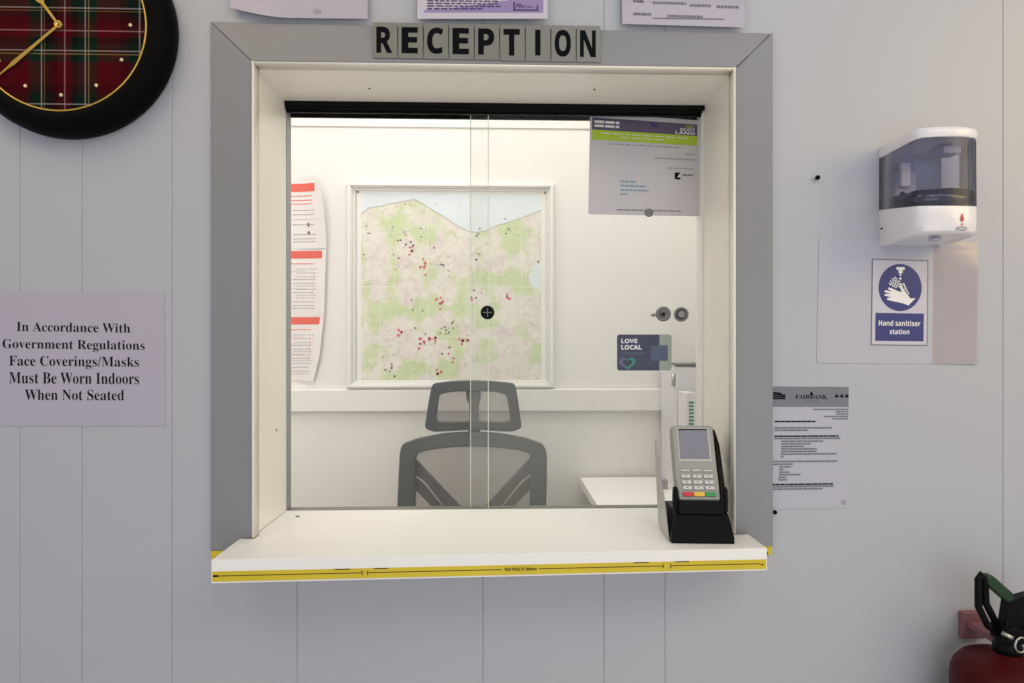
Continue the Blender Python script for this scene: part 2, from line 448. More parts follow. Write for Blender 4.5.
# glass panes
xo0 = at(471, 300, GY+.009).x; xo1 = at(488, 300, GY).x
def pane(name, label, x0, x1, y, mt, side):
    t = thing(name, label, 'window glass', ((x0+x1)/2, y, SZ))
    z0, z1 = SZ+.0011, H0+.4650
    m = MB(); m.box((x0, y-.002, z0), (x1, y+.002, z1), mt); m.build('glass', t)
    m = MB(); e = x1 if side > 0 else x0
    m.box((min(e, e+.0014*side), y-.0021, z0), (max(e, e+.0014*side), y+.0021, z1), M_gedge); m.build('polished_edge', t)
    return t
PL = pane('sliding_glass', 'clear left sliding glass pane in front of the framed map', LX0+.0018, xo1, GY-.004, M_glassL, 1)
PR = pane('sliding_glass', 'hazy right sliding glass pane carrying the welcome poster', xo0, LX1-.0055, GY+.006, M_glassR, -1)
p = at(487.5, 312.5, GY-.008)
m = MB(); m.lathe([(.0135, 0), (.0135, .003), (.012, .0042), (.0, .0042)], p + Vector((0, .002, 0)), M_black, 32, 'y')
m.box((p.x-.009, p.y-.0028, p.z-.0007), (p.x+.009, p.y-.002, p.z+.0007), M_dsteel)
m.box((p.x-.0007, p.y-.0028, p.z-.009), (p.x+.0007, p.y-.002, p.z+.009), M_dsteel)
m.build('finger_pull', PL)
p = at(663, 314, GY+.004)
lk = thing('glass_lock', 'round grey window lock with its small key stub, left of the pair', 'lock', p)
m = MB(); m.lathe([(.0150, 0), (.0150, .004), (.0135, .006), (.0095, .006), (.0085, .0045), (0, .0045)], p, M_dsteel, 32, 'y'); m.build('lock_body', lk)
m = MB(); m.lathe([(.003, .004), (.003, .0065), (0, .0065)], p, M_black, 16, 'y'); m.build('keyhole', lk)
m = MB(); m.box((p.x-.026, p.y-.005, p.z-.004), (p.x-.0145, p.y-.002, p.z-.001), M_dsteel); m.box((p.x-.022, p.y-.006, p.z-.006), (p.x-.017, p.y-.001, p.z+.001), M_dsteel); m.build('key', lk, bevel=.0006)
p = at(681, 314.5, GY+.004)
lk = thing('finger_cup', 'round grey finger cup on the glass, right of the pair', 'finger pull', p)
m = MB(); m.lathe([(.0145, 0), (.0145, .0035), (.0115, .005), (.0105, .0025), (.0, .0025)], p, M_dsteel, 32, 'y'); m.build('cup', lk)
m = MB(); m.lathe([(.0065, .002), (.0065, .0045), (.0055, .005), (0, .005)], p, M_inkl, 24, 'y'); m.build('button', lk)

# ------------------------------------------------------------------ ledge with the yellow tape
ledge = thing('counter_ledge', 'white shelf ledge with yellow tape along its front under the reception window', 'counter', (0, 0, SZ))
FLx, FLy, FRx, FRy = -.4276, -.1265, .426, -.094
TH = .0355
base = [(FLx, FLy, SZ), (FRx, FRy, SZ), (LX1+.013, -.006, SZ), (LX1-.0002, -.0145, SZ), (LX1-.0002, GY+.018, SZ), (LX0+.0002, GY+.018, SZ), (LX0+.0002, -.0145, SZ), (FLx, -.006, SZ)]
base = [(FLx, FLy, SZ), (FRx, FRy, SZ), (FRx, -.0125, SZ), (LX1-.0065, -.0148, SZ), (LX1-.0065, .012, SZ), (LX1-.0002, .0125, SZ), (LX1-.0002, GY+.018, SZ), (LX0+.0002, GY+.018, SZ), (LX0+.0002, .0125, SZ), (LX0+.0065, .012, SZ), (LX0+.0065, -.0148, SZ), (FLx, -.0125, SZ)]
m = MB(); m.prism(base, (0, 0, -TH), M_ledge); m.build('slab', ledge, bevel=.0012)
dF = Vector((FRx-FLx, FRy-FLy, 0)).normalized(); nF = Vector((dF.y, -dF.x, 0))
LF = math.hypot(FRx-FLx, FRy-FLy)
def front(s, z, off): return Vector((FLx, FLy, SZ)) + dF*s + nF*off + Vector((0, 0, z-.005))
m = MB()
z0, z1 = -.0275, -.0125
m.prism([front(.002, z0, 0), front(LF-.002, z0, 0), front(LF-.002, z1, 0), front(.002, z1, 0)], nF*.0008, M_tape)
tp = m.build('yellow_tape', ledge)
m = MB()
def mark(s0, s1, za, zb, mt): m.prism([front(s0, za, .0008), front(s1, za, .0008), front(s1, zb, .0008), front(s0, zb, .0008)], nF*.0003, mt)
M_brown = mat('tape_print', (.05, .035, .005), .5)
for a, b in ((.012, .222), (.232, .434), (.492, .686), (.700, LF-.012)): mark(a, b, -.0196, -.0184, M_brown)
for a in (.222, .230, .686, .698): mark(a, a+.0015, -.0225, -.016, M_brown)
for a, b in ((.182, .205), (.240, .262), (.640, .664), (.706, .728)): mark(a, b, -.0137, -.0124, M_black)
mark(.003, .011, -.0205, -.0175, M_black); mark(LF-.011, LF-.006, -.0215, -.0195, M_brown)
vs, fs = glyphs(bold('THIS PIECE IS 300mm'))
xa = min(p[0] for p in vs); xb = max(p[0] for p in vs); ya = min(p[1] for p in vs); yb = max(p[1] for p in vs)
m.add([front(.438+.050*(x-xa)/(xb-xa), -.0212+.0046*(y-ya)/(yb-ya), .0012) for x, y in vs], fs, M_black)
m.build('tape_marking', tp)
m = MB()
p = atz(297.5, 516.5, SZ)
m.lathe([(.004, 0), (.0035, .0006), (.001, .0009)], (p.x, p.y, SZ+.0001), M_ink, 12); m.build('screw_head', ledge)
for nm, xa_, xb_, lab in (('l', ax0, ix0, 'short yellow tape piece at the left end of the ledge'), ('r', ix1, ax1, 'short yellow tape piece at the right end of the ledge')):
    m = MB(); m.box((xa_+.001, -.004, zA-.0165), (xb_, 0, zA-.0005), M_tape)
    xk = xa_+.006 if nm == 'l' else xb_-.010
    m.box((xk, -.0045, zA-.0155), (xk+.004, -.004, zA-.011), M_brown)
    m.build('tape_end', ledge)

# ------------------------------------------------------------------ letter tiles
word = 'RECEPTION'
xl = [372.5, 397.7, 423.2, 448.6, 474.3, 499.6, 525.2, 550.8, 576.2, 601]
labs = ['grey letter tile R beginning the reception sign', 'grey letter tile E standing between R and C', 'grey letter tile C between two E tiles',
        'grey letter tile E standing between C and P', 'grey letter tile P left of T', 'grey letter tile T between P and I', 'grey letter tile I between T and O',
        'grey letter tile O between I and N', 'grey letter tile N ending the reception sign']
for k, ch in enumerate(word):
    xa_, xb_ = xl[k]+.5, xl[k+1]-.5
    yt = 22 + 4*(k)/9; yb_ = 58 + 4.2*k/9
    if k >= 5: yb_ += .6
    Yt = -.0125
    a = at(xa_, yt, Yt); b = at(xb_, yb_, Yt)
    t = thing('letter_tile', labs[k], 'letter tile', ((a.x+b.x)/2, Yt, b.z), 'letter tiles of the reception sign')
    m = MB(); m.box((a.x, Yt, b.z), (b.x, -.0074, a.z), M_tile); m.build('tile', t, bevel=.0008)
    sh = Sheet((a.x, Yt, a.z), (b.x, Yt, a.z), (b.x, Yt, b.z), (a.x, Yt, b.z), lift=.0002)
    m = MB()
    u0, u1 = .14, .80
    if ch == 'I': sh.rect(m, .385, .14, .60, .84, M_ink, .0004, 1)
    else: sh.text(m, bold(ch), u0, .13, u1, .86, M_ink, .0004, .010 if ch == 'N' else .016)
    m.build('letter', t)

# ------------------------------------------------------------------ clock
Rf = .138
cc = at(59, 25, -.040)
clock = thing('wall_clock', 'round black wall clock with a tartan face and brass hands', 'clock', (cc.x, 0, cc.z))
rc = at(75, 35, 0)
Ro = 103/F*1.16*.995
m = MB(); c0 = Vector((cc.x, 0, cc.z))
m.lathe([(Ro*.97, 0), (Ro, .006), (Ro*1.0, .020), (Ro*.97, .034), (Ro*.92, .042), (Ro*.86, .045), (Rf+.006, .043), (Rf+.001, .041), (Rf+.001, .036)], c0, mat('black_clock_rim', (.003, .003, .0032), .5, spec=.04), 96, 'y', cap=False)
m.build('rim', clock)
m = MB(); m.lathe([(Rf+.0012, .034), (Rf+.0012, .0375), (0.0, .0375)], c0, tartan(Rf), 96, 'y', False, False); m.build('face', clock, origin=c0)
m = MB(); m.tube([(cc.x+(Rf+.0)*math.cos(q), -.0405, cc.z+(Rf+.0)*math.sin(q)) for q in [2*PI*k/96 for k in range(96)]], .0017, M_gold, 8, closed=True); m.build('bezel_ring', clock)
for k in range(12):
    q = PI/2 - k*PI/6 + .02
    m = MB(); p = Vector((cc.x+.112*math.cos(q), -.0375, cc.z+.112*math.sin(q)))
    m.lathe([(.0032, 0), (.0030, .0018), (.0018, .003), (0, .0034)], p, mat('pale_brass', (.80, .66, .42), .35, .6), 14, 'y'); m.build('hour_marker', clock)
def hand(pts, y):
    mm = MB(); mm.prism([(cc.x+x, y, cc.z+z) for x, z in pts], (0, -.0008, 0), M_gold); return mm
def hpoly(tip, prof):
    d = Vector((tip[0], tip[1])); L = d.length; d /= L; n = Vector((-d.y, d.x)); a = [d*(L*t)+n*w for t, w in prof]; b = [d*(L*t)-n*w for t, w in prof[::-1]]
    return [(p.x, p.y) for p in a+b]
hand(hpoly((-64/683*1.12, -56/683*1.12), [(0, .002), (.3, .0022), (.68, .0034), (.75, .0018), (1, .0004)]), -.0405).build('minute_hand', clock)
hand(hpoly((-36/683*1.12, 50/683*1.12), [(0, .002), (.40, .0022), (.50, .0065), (.62, .0072), (.75, .004), (1, .0004)]), -.0415).build('hour_hand', clock)
m = MB(); m.lathe([(.0062, .0375), (.0062, .044), (.0042, .0445), (.0036, .043), (0, .043)], c0, M_gold, 24, 'y'); m.build('hand_hub', clock)

# ------------------------------------------------------------------ papers on the wall
# face covering notice
sh = Sheet(at(-22, 290), at(164.5, 294), at(165.5, 426), at(-22, 426))
nt_ = thing('wall_notice', 'lilac paper notice about face coverings below the tartan clock', 'notice', at(72, 426))
m = MB(); sh.sheet(m, M_paper2); m.build('paper', nt_)
m = MB()
def inv(px, py): return ((px+22)/187.0, (py-290-(px+22)/187*4*(1-(py-290)/136))/135.0)
for s, xa_, xb_, ya_, yb_ in (('In Accordance With', 17, 130.5, 321.5, 332.5), ('Government Regulations', 3, 145, 338.5, 352), ('Face Coverings/Masks', 9.5, 139, 355, 369),
                            ('Must Be Worn Indoors', 9.5, 139, 371.5, 383.5), ('When Not Seated', 25, 124, 388.5, 399.5)):
    u0, v0 = inv(xa_, ya_); u1, v1 = inv(xb_, yb_)
    sh.text(m, serif(s), u0, v0, u1, v1, M_ink, gl=-.008)
m.build('lettering', nt_)
# blank sheet above the casing
def curlA(u, v): return .011*max(0, (v-.80)/.20)**2*max(0, 1-u/.42)**1 + .0105*min(1, max(0, (v-.4)/.4))
sh = Sheet(at(235, -75, 0), at(369, -75, 0), at(369, 22, 0), at(233, 20.5, 0), curlA)
def edgeA(u, v): return (u, v - (.09*max(0, 1-u/.36)**1.6)*max(0, (v-.8)/.2))
o = thing('paper_sheet', 'blank lilac sheet with a lifting corner above the window casing', 'paper', at(300, 20))
m = MB(); sh.sheet(m, M_paper2, nu=24, nv=24, edge=edgeA); m.build('paper', o)
m = MB(); sh.disc(m, .63, .93, .03, .025, M_inkl, .0012, 16); m.build('tack_mark', o)
# purple poster
cB = lambda u, v: .0105*min(1, max(0, (v-.5)/.3)) + .004*max(0, (v-.85)/.15)*u
sh = Sheet(at(419, -108), at(549, -104), at(547, 23), at(418, 22), cB)
o = thing('wall_poster', 'purple printed poster with a boxed slogan above the reception letters', 'poster', at(484, 21))
m = MB(); sh.sheet(m, M_paper); m.build('paper', o)
m = MB()
sh.rect(m, .05, .2, .965, .952, M_purple)
m.build('purple_panel', o)
m = MB()
for k in range(16): sh.words(m, .075, .66 - (.16 if k == 15 else random.uniform(0, .05)), .62+.0202*k, .010, M_purpled, .0012, (.02, .06), .010)
for (a, b, c, d) in ((.735, .70, .748, .935), (.915, .70, .928, .935), (.735, .925, .928, .937), (.735, .70, .928, .712)): sh.rect(m, a, b, c, d, M_purpled, .0012, 2)
sh.text(m, bold('TEST &'), .785, .835, .905, .868, M_purpled, gl=.02); sh.text(m, bold('PROTECT'), .758, .878, .908, .913, M_purpled, gl=.02)
m.build('lettering', o)
# form sheet
sh = Sheet(at(620, -80), at(745, -76), at(742, 30.5), at(621, 27), lambda u, v: .0105*min(1, max(0, (v-.5)/.3)))
o = thing('form_sheet', 'white form with handwritten lines above the right end of the casing', 'paper', at(682, 27))
m = MB(); sh.sheet(m, M_paper2); m.build('paper', o)
m = MB()
sh.text(m, serif('From:'), .09, .765, .18, .80, M_ink)
sh.words(m, .25, .52, .795, .022, M_inkg, .0012, (.012, .03), .006); sh.words(m, .55, .72, .81, .022, M_inkg, .0012, (.012, .03), .006); sh.words(m, .77, .95, .815, .024, M_inkg, .0012, (.012, .03), .006)
sh.words(m, .09, .235, .905, .022, M_inkg, .0012, (.03, .07), .006); sh.words(m, .37, .66, .915, .022, M_inkg, .0012, (.014, .03), .006)
sh.line(m, (.25, .94), (.83, .93), .009, M_inkg, .0012)
m.build('writing', o)
# letter
sh = Sheet(at(772, 386.5), at(849.5, 387), at(849, 507.5), at(769.5, 509))
o = thing('letter_sheet', 'printed letter with a grey header band right of the window casing', 'letter', at(810, 508))
m = MB(); sh.sheet(m, M_paper3); m.build('paper', o)
m = MB(); sh.rect(m, .0, .0, .985, .165, M_band); m.build('header_band', o)
m = MB()
ml = MB(); sh.text(ml, serif('FAIRBANK'), .30, .065, .71, .10, M_ink); sh.poly(ml, [(.48, .065), (.505, .035), (.53, .065)], M_ink, .0012); ml.build('letterhead', o); sh.words(m, .42, .60, .118, .010, M_inkg, .0012, (.01, .02), .008)
for k in range(3): sh.poly(m, [(.80+.065*k, .085), (.83+.065*k, .055), (.86+.065*k, .085)], M_ink, .0012)
for k in range(4): sh.line(m, (.01, .05+.016*k), (.12+.05*(k % 2 or k == 2), .055+.014*k), .012, M_ink, .0012)
for k, (a, b) in enumerate(((.53, .98), (.82, .98), (.83, .98), (.67, .98), (.78, .98))): sh.words(m, a, b, .185+.0195*k, .010, M_inkg, .0012, (.03, .07), .008)
L = [(.04, .56, .285), (.04, .78, .337), (.04, .46, .357), (.04, .86, .405), (.04, .88, .424), (.13, .66, .447), (.13, .51, .468), (.13, .42, .489), (.13, .58, .51), (.13, .58, .531), (.13, .84, .552), (.13, .16, .573),
     (.03, .84, .612), (.03, .28, .634), (.11, .26, .656), (.11, .16, .677), (.11, .24, .699), (.11, .38, .72), (.10, .20, .741), (.10, .21, .762), (.02, .79, .80), (.02, .80, .818), (.02, .66, .838)]
for a, b, v in L: sh.words(m, a, b, v, .0115, M_ink if v in (.405, .80, .285) else M_inkg, .0012, (.03, .09), .006)
sh.disc(m, .93, .955, .03, .02, M_inkl, .0012, 14)
m.build('lettering', o)
# laminated sanitiser sign
def curlS(u, v): return .0025*max(0, (u-.62)/.38)*(1+math.sin(9*v+5*u))*.5
sh = Sheet(at(819, 237), at(977, 242.5), at(976.5, 364), at(816.5, 363), curlS)
o = thing('sanitiser_sign', 'laminated blue hand washing sign below the white dispenser', 'sign', at(897, 364))
m = MB(); sh.sheet(m, M_paper3, nu=20, nv=14, u1=.72); m.build('paper', o)
m = MB(); sh.sheet(m, M_lam, nu=20, nv=14, u0=.72); m.build('laminate_edge', o)
su0, su1, sv0, sv1 = .333, .688, .160, .855
def sp_(x, y): return (su0+(x-118)/324*(su1-su0), sv0+(y-98)/500*(sv1-sv0))
m = MB(); sh.rect(m, su0, sv0, su1, sv1, M_inkg, .0010); sh.rect(m, su0+.006, sv0+.008, su1-.006, sv1-.008, M_paper, .0012); m.build('sign_card', o)
m = MB(); u, v = sp_(281, 261); sh.disc(m, u, v, 124/324*(su1-su0), 137/500*(sv1-sv0), M_navy, .0014, 48)
u0, v0 = sp_(142, 410); u1, v1 = sp_(418, 572); sh.rect(m, u0, v0, u1, v1, M_navy, .0014)
m.build('blue_panel', o)
m = MB()
P_ = lambda *a: [sp_(a[i], a[i+1]) for i in range(0, len(a), 2)]
sh.poly(m, P_(258,142, 306,142, 306,158, 294,158, 294,178, 270,178, 270,158, 258,158), M_white, .0016)
sh.poly(m, P_(281,196, 288,210, 281,218, 274,210), M_white, .0016); sh.disc(m, *sp_(281, 186), .006, .01, M_white, .0016, 12)
sh.poly(m, P_(370,320, 342,324, 318,296, 300,268, 286,248, 276,254, 292,286, 268,282, 236,268, 216,262, 210,270, 232,286, 196,278, 189,288, 228,300, 194,300, 191,310, 230,318, 206,324, 208,334, 246,342, 296,352, 330,364), M_white, .0016)
for a in ((216,236,262,262), (222,222,276,258), (232,208,286,250), (246,200,296,240), (262,214,306,262), (282,226,318,280), (300,236,330,300), (222,250,252,206), (236,258,268,212), (250,264,284,226)):
    p0, p1 = sp_(a[0], a[1]), sp_(a[2], a[3]); sh.line(m, p0, p1, .0065, M_white, .0016, .77)
for s, a in (('Hand sanitiser', (160, 452, 398, 484)), ('station', (224, 502, 336, 532))):
    u0, v0 = sp_(a[0], a[1]); u1, v1 = sp_(a[2], a[3]); sh.text(m, bold(s), u0, v0, u1, v1, M_white, .0017)
m.build('pictogram', o)

# screws on the wall
for (px, py), lab, r in (((816, 178.5), 'small dark screw left of the white dispenser', .0042), ((773.5, 511.5), 'small dark pin below the corner of the printed letter', .0038)):
    p = at(px, py)
    o = thing('wall_screw', lab, 'screw', p)
    m = MB(); m.tube([p, p+Vector((0, -.006, 0))], r*.5, M_dsteel, 10); m.build('shank', o)
    m = MB(); m.lathe([(r*.6, .005), (r, .0065), (r*.8, .009), (0, .010)], p, M_ink, 16, 'y'); m.build('head', o)

# ------------------------------------------------------------------ sanitiser dispenser
dx0 = .6585; dz0, dz1 = H0+.172, H0+.3455
disp = thing('soap_dispenser', 'white wall dispenser with a smoky clear tank of sanitiser', 'dispenser', (.712, 0, dz0))
def plan(z, s=1.0, fy=1.0, drop=0):
    pts = [(-.0530, 0), (-.0512, -.085), (-.0500, -.099), (-.0430, -.1075), (-.022, -.1125), (0, -.1145), (.022, -.1130), (.042, -.1070), (.0515, -.096), (.0545, -.074), (.0560, 0)]
    out = []
    for x, y in pts: out.append((.7115+x*s, y*fy, z + drop*(-y/.1145)))
    return out
m = MB(); m.loft([plan(dz0+.004, .93, .86, .004), plan(dz0, .96, .93, .006), plan(dz0+.006, .985, .985, .004), plan(dz0+.020, 1, 1), plan(dz0+.065, 1, 1, -.016)], M_dwhite, True)
m.build('base_housing', disp, bevel=.001)
m = MB(); m.loft([plan(dz1-.020, 1.0, 1.0, .004), plan(dz1-.010, 1.02, 1.015, .004), plan(dz1-.003, .99, .985, .003), plan(dz1, .93, .94, 0)], M_dwhite, True)
m.build('lid', disp, bevel=.001)
m = MB(); m.loft([plan(dz0+.065, .99, .985, -.016), plan(dz1-.020, .985, .98, .004)], M_tank, True, False); m.build('tank', disp)
m = MB()
wr = [(x, y, z+.0015*math.sin(90*x+60*y)) for x, y, z in plan(dz0+.081, .965, .955, -.004)]
m.loft([plan(dz0+.0655, .965, .955, -.016), wr], M_gel, True); m.build('gel', disp)
m = MB(); m.box((dx0+.006, -.010, dz0+.038), (dx0+.056, 0, dz1-.012), M_dgrey); m.box((dx0+.006, -.006, dz0+.036), (.7655, 0, dz1-.012), mat('pale_back_panel', (.66, .66, .68), .5))
m.build('back_plate', disp, bevel=.001)
m = MB(); m.box((dx0+.014, -.026, dz0+.070), (dx0+.050, -.010, dz0+.125), M_dgrey); m.box((dx0+.020, -.033, dz0+.098), (dx0+.036, -.026, dz0+.138), M_dwhite)
m.build('mounting_block', disp, bevel=.0012)
m = MB(); m.lathe([(.0045, 0), (.0045, .002), (0, .002)], (dx0+.026, -.026, dz0+.086), M_ink, 16, 'y'); m.build('screw_hole', disp)
m = MB(); m.tube([(dx0+.080, -.012, dz0+.082), (dx0+.080, -.020, dz0+.082)], .0055, M_ink, 12); m.tube([(dx0+.072, -.018, dz0+.079), (dx0+.090, -.022, dz0+.085)], .0025, M_ink, 8); m.build('fixing_screw', disp)
m = MB(); m.box((dx0+.058, -.085, dz1-.034), (dx0+.088, -.055, dz1-.021), M_dgrey); m.build('filler_cap', disp, bevel=.003)
for k in (8, 9):
    m = MB(); a_, b_ = plan(dz0+.065, .992, .988, -.016)[k], plan(dz1-.020, .987, .983, .004)[k]; m.tube([a_, b_], .0009, M_navyd, 6); m.build('tank_edge', disp)
# drop emblem on the front
def onfront(x, z):      # point on the front of the housing
    q = [(a[0], a[1]) for a in plan(0)]
    for (xa_, ya_), (xb_, yb_) in zip(q, q[1:]):
        if xa_ <= x <= xb_ and xb_-xa_ > 1e-6: y = ya_+(yb_-ya_)*(x-xa_)/(xb_-xa_); break
    return Vector((x, y-.0012, z))
ec = .7265
m = MB()
dr = [(0, .011), (.0016, .006), (.0028, .002), (.0026, -.001), (.0012, -.003), (-.0012, -.003), (-.0026, -.001), (-.0028, .002), (-.0016, .006)]
m.add([onfront(ec+x, dz0+.027+z) for x, z in dr], [list(range(9))[::-1]], M_kred)
m.add([onfront(ec+.0013*math.cos(k*PI/4), dz0+.0200+.0018*math.sin(k*PI/4)) for k in range(8)], [list(range(8))], M_kred)
m.build('drop_emblem', disp)
m = MB()
for a in ((-.010, .0135, .000, .0160), (.000, .0160, .007, .0150), (-.009, .0120, .002, .0105), (.002, .0105, .010, .0135)):
    A = onfront(ec+a[0], dz0+a[1]); B = onfront(ec+a[2], dz0+a[3]); m.tube([A, B], .0006, M_inkg, 6)
m.build('hand_emblem', disp)
m = MB(); m.box((dx0-.0004, -.012, dz0+.0300), (dx0+.0016, -.006, dz0+.0325), M_ink); m.build('side_slot', disp)
m = MB(); m.lathe([(.007, -.0005), (.009, .001), (.009, .004)], (.712, -.070, dz0+.001), M_dgrey, 20); m.build('nozzle', disp)

# ------------------------------------------------------------------ fire extinguisher
ey = -.10; er = .079
ex = at(955, 675, ey).x + er*1.08
ez = at(990, 657, ey).z
ext = thing('fire_extinguisher', 'dark red fire extinguisher with black valve and green lever', 'fire extinguisher', (ex, ey, ez-.45))
m = MB(); m.lathe([(er*.9, -.45), (er, -.44), (er, -.042), (er*.985, -.030), (er*.93, -.018), (er*.82, -.008), (er*.62, -.001), (.026, .003), (.022, .008)], (ex, ey, ez), M_redp, 64); m.build('cylinder', ext)
m = MB(); m.lathe([(.020, .006), (.021, .020), (.018, .024), (.018, .046), (.014, .052), (0, .052)], (ex, ey, ez), M_black, 24)
m.box((ex-.016, ey-.018, ez+.026), (ex+.045, ey+.018, ez+.050), M_black)
m.build('valve', ext, bevel=.002)
hx = at(979, 600, ey).x
m = MB()
m.tube([(ex-.004, ey, ez+.030), (hx+.014, ey, ez+.050), (hx-.001, ey, ez+.080), (hx-.001, ey, ez+.124), (hx+.003, ey, ez+.131), (hx+.009, ey, ez+.124), (hx+.011, ey, ez+.086), (ex-.010, ey, ez+.036)], .0055, M_black, 10)
m.build('carry_handle', ext)
m = MB(); m.prism([(hx+.006, ey-.009, ez+.131), (hx+.017, ey-.009, ez+.132), (ex+.003, ey-.009, ez+.104), (ex+.006, ey-.009, ez+.088), (ex-.004, ey-.009, ez+.088), (hx+.010, ey-.009, ez+.116)], (0, .018, 0), M_green)
m.build('squeeze_lever', ext, bevel=.003)
m = MB(); m.prism([(ex-.004, ey-.010, ez+.092), (ex+.06, ey-.010, ez+.108), (ex+.06, ey-.010, ez+.050), (ex-.012, ey-.010, ez+.040)], (0, .020, 0), M_black); m.build('lever_pivot', ext, bevel=.002)
rcx = at(1021, 645, ey-.03)
m = MB(); m.tube([rcx+Vector((.0115*math.cos(q), .003*math.cos(q), .0115*math.sin(q))) for q in [2*PI*k/28 for k in range(28)]], .0016, M_steel, 8, closed=True)
m.build('safety_pin_ring', ext)
m = MB(); m.tube([rcx+Vector((-.009, .004, .008)), rcx+Vector((-.020, .014, .014))], .0035, M_steel, 8); m.build('safety_pin', ext)
m = MB(); bx = at(984, 640, -.05).x; m.box((bx-.010, -.012, ez-.01), (bx+.03, 0, ez+.036), M_rbrk); m.box((bx-.002, ey+.012, ez+.010), (bx+.022, -.012, ez+.022), M_rbrk)
m.box((bx-.002, ey-.012, ez+.010), (ex, ey+.0125, ez+.020), M_rbrk); m.build('wall_bracket', ext, bevel=.002)
m = MB(); m.tube([(ex+.03, ey-.012, ez+.040), (ex+.075, ey-.03, ez+.035), (ex+.095, ey-.03, ez-.03), (ex+.092, ey-.02, ez-.30)], .009, M_black, 12); m.build('hose', ext)

# ------------------------------------------------------------------ poster and sticker on the glass
gyf = GY+.0035
M_pp = mat('poster_paper', (.60, .565, .57), .5)
sh = Sheet(at(590, 113, gyf), at(702, 121, gyf), at(701, 216.5, gyf), at(588, 214.5, gyf), lambda u, v: .0012+.001*math.sin(3*u+2*v), .0001)
o = thing('welcome_poster', 'printed poster with plum and lime bands stuck on the right glass', 'poster', at(645, 216, gyf))
m = MB(); sh.sheet(m, M_pp); m.build('paper', o)
m = MB(); sh.rect(m, .02, .045, .955, .165, M_plum, .0008, 10); m.build('plum_band', o)
m = MB(); sh.rect(m, .02, .165, .955, .265, M_lime, .0008, 10); m.build('lime_band', o)
m = MB()
sh.words(m, .04, .26, .085, .026, M_white, .0012, (.05, .10), .01); sh.words(m, .04, .26, .125, .022, M_white, .0012, (.04, .09), .01)
ml = MB()
sh.text(ml, bold('VISIT'), .85, .062, .93, .086, M_lime, .0012); sh.text(ml, bold('SCOT'), .80, .092, .935, .122, M_white, .0012); sh.text(ml, bold('LAND'), .76, .127, .935, .156, M_white, .0012)
ml.build('logo', o)
sh.words(m, .10, .88, .195, .007, M_white, .0012, (.04, .1), .02); sh.words(m, .27, .66, .228, .007, M_white, .0012, (.04, .1), .02)
sh.words(m, .16, .80, .297, .011, M_inkl, .0012, (.03, .08), .015)
sh.words(m, .58, .94, .415, .012, M_inkl, .0012, (.03, .08), .008); sh.words(m, .86, .94, .36, .012, M_inkl, .0012, (.03, .05), .012); sh.words(m, .69, .94, .51, .010, M_inkl, .0012, (.03, .05), .012)
M_blue = mat('faded_blue_ink', (.20, .34, .42), .5)
for k, (a, b) in enumerate(((.28, .42), (.28, .51), (.28, .53), (.28, .35))): sh.words(m, a, b, .665+.043*k, .016, M_blue, .0012, (.02, .05), .008)
sh.words(m, .25, .82, .95, .009, M_inkg, .0012, (.03, .07), .008)
sh.poly(m, [(.53, .05), (.59, .07), (.61, .12), (.55, .10)], M_purpled, .0012)
sh.poly(m, [(.76, .555), (.81, .55), (.78, .60), (.82, .61), (.80, .625), (.76, .62)], M_ink, .0012); sh.words(m, .83, .93, .575, .018, M_inkg, .0012, (.02, .04), .006)
m.build('printing', o)
p = sh.P(.535, .975, .001)
m = MB(); m.lathe([(.0082, 0), (.0082, .0012), (.006, .002), (0, .002)], p, M_dsteel, 24, 'y'); m.build('fixing_disc', o)
a, b = at(617, 334.5, gyf), at(671.5, 370.5, gyf)
sh = Sheet((a.x, gyf, a.z), (b.x, gyf, a.z), (b.x, gyf, b.z), (a.x, gyf, b.z), None, .0001)
def rr(u0, v0, u1, v1, r, asp, cs=(1,1,1,1)):
    pts = []
    for (cu, cv, a0), on in zip(((u1-r, v0+r*asp, -90), (u1-r, v1-r*asp, 0), (u0+r, v1-r*asp, 90), (u0+r, v0+r*asp, 180)), cs):
        for k in range(7):
            q = math.radians(a0+15*k)
            if on: pts.append((cu+r*math.cos(q), cv+r*asp*math.sin(q)))
            elif k == 0: pts.append((u1 if a0 in (-90, 0) else u0, v0 if a0 in (-90, 180) else v1))
    return pts
o = thing('glass_sticker', 'navy sticker reading LOVE LOCAL with a teal heart on the glass', 'sticker', (a.x*.5+b.x*.5, gyf, b.z))
m = MB(); m.prism([sh.P(u, v, 0) for u, v in rr(0, 0, 1, 1, .05, 1.5)], (0, -.0005, 0), M_sage); m.build('backing', o)
m = MB(); sh.poly(m, rr(.0, .0, .775, 1, .05, 1.5, (0, 0, 1, 1)), M_navyd, .0007); sh.rect(m, .62, .30, .93, .73, M_slate, .0009, 1)
m.build('navy_panel', o)
m = MB()
sh.text(m, bold('LOVE'), .075, .12, .37, .24, M_white, .0011, .02); sh.text(m, bold('LOCAL'), .075, .29, .45, .42, M_white, .0011, .02)
sh.words(m, .07, .52, .52, .025, M_lilacp, .0011, (.03, .08), .006)
m.build('lettering', o)
m = MB()
def hp(t): return (16*math.sin(t)**3, 13*math.cos(t)-5*math.cos(2*t)-2*math.cos(3*t)-math.cos(4*t))
N = 40
for k in range(N):
    t0, t1 = 2*PI*k/N, 2*PI*(k+1)/N
    q = []
    for t, s in ((t0, 1), (t1, 1), (t1, .60), (t0, .60)):
        x, y = hp(t); q.append((.19+x*s/16*.15, .79-y*s/16*.20))
    sh.poly(m, q, M_teal if k < N*.62 else M_lilacp, .0011)
m.build('heart_emblem', o)

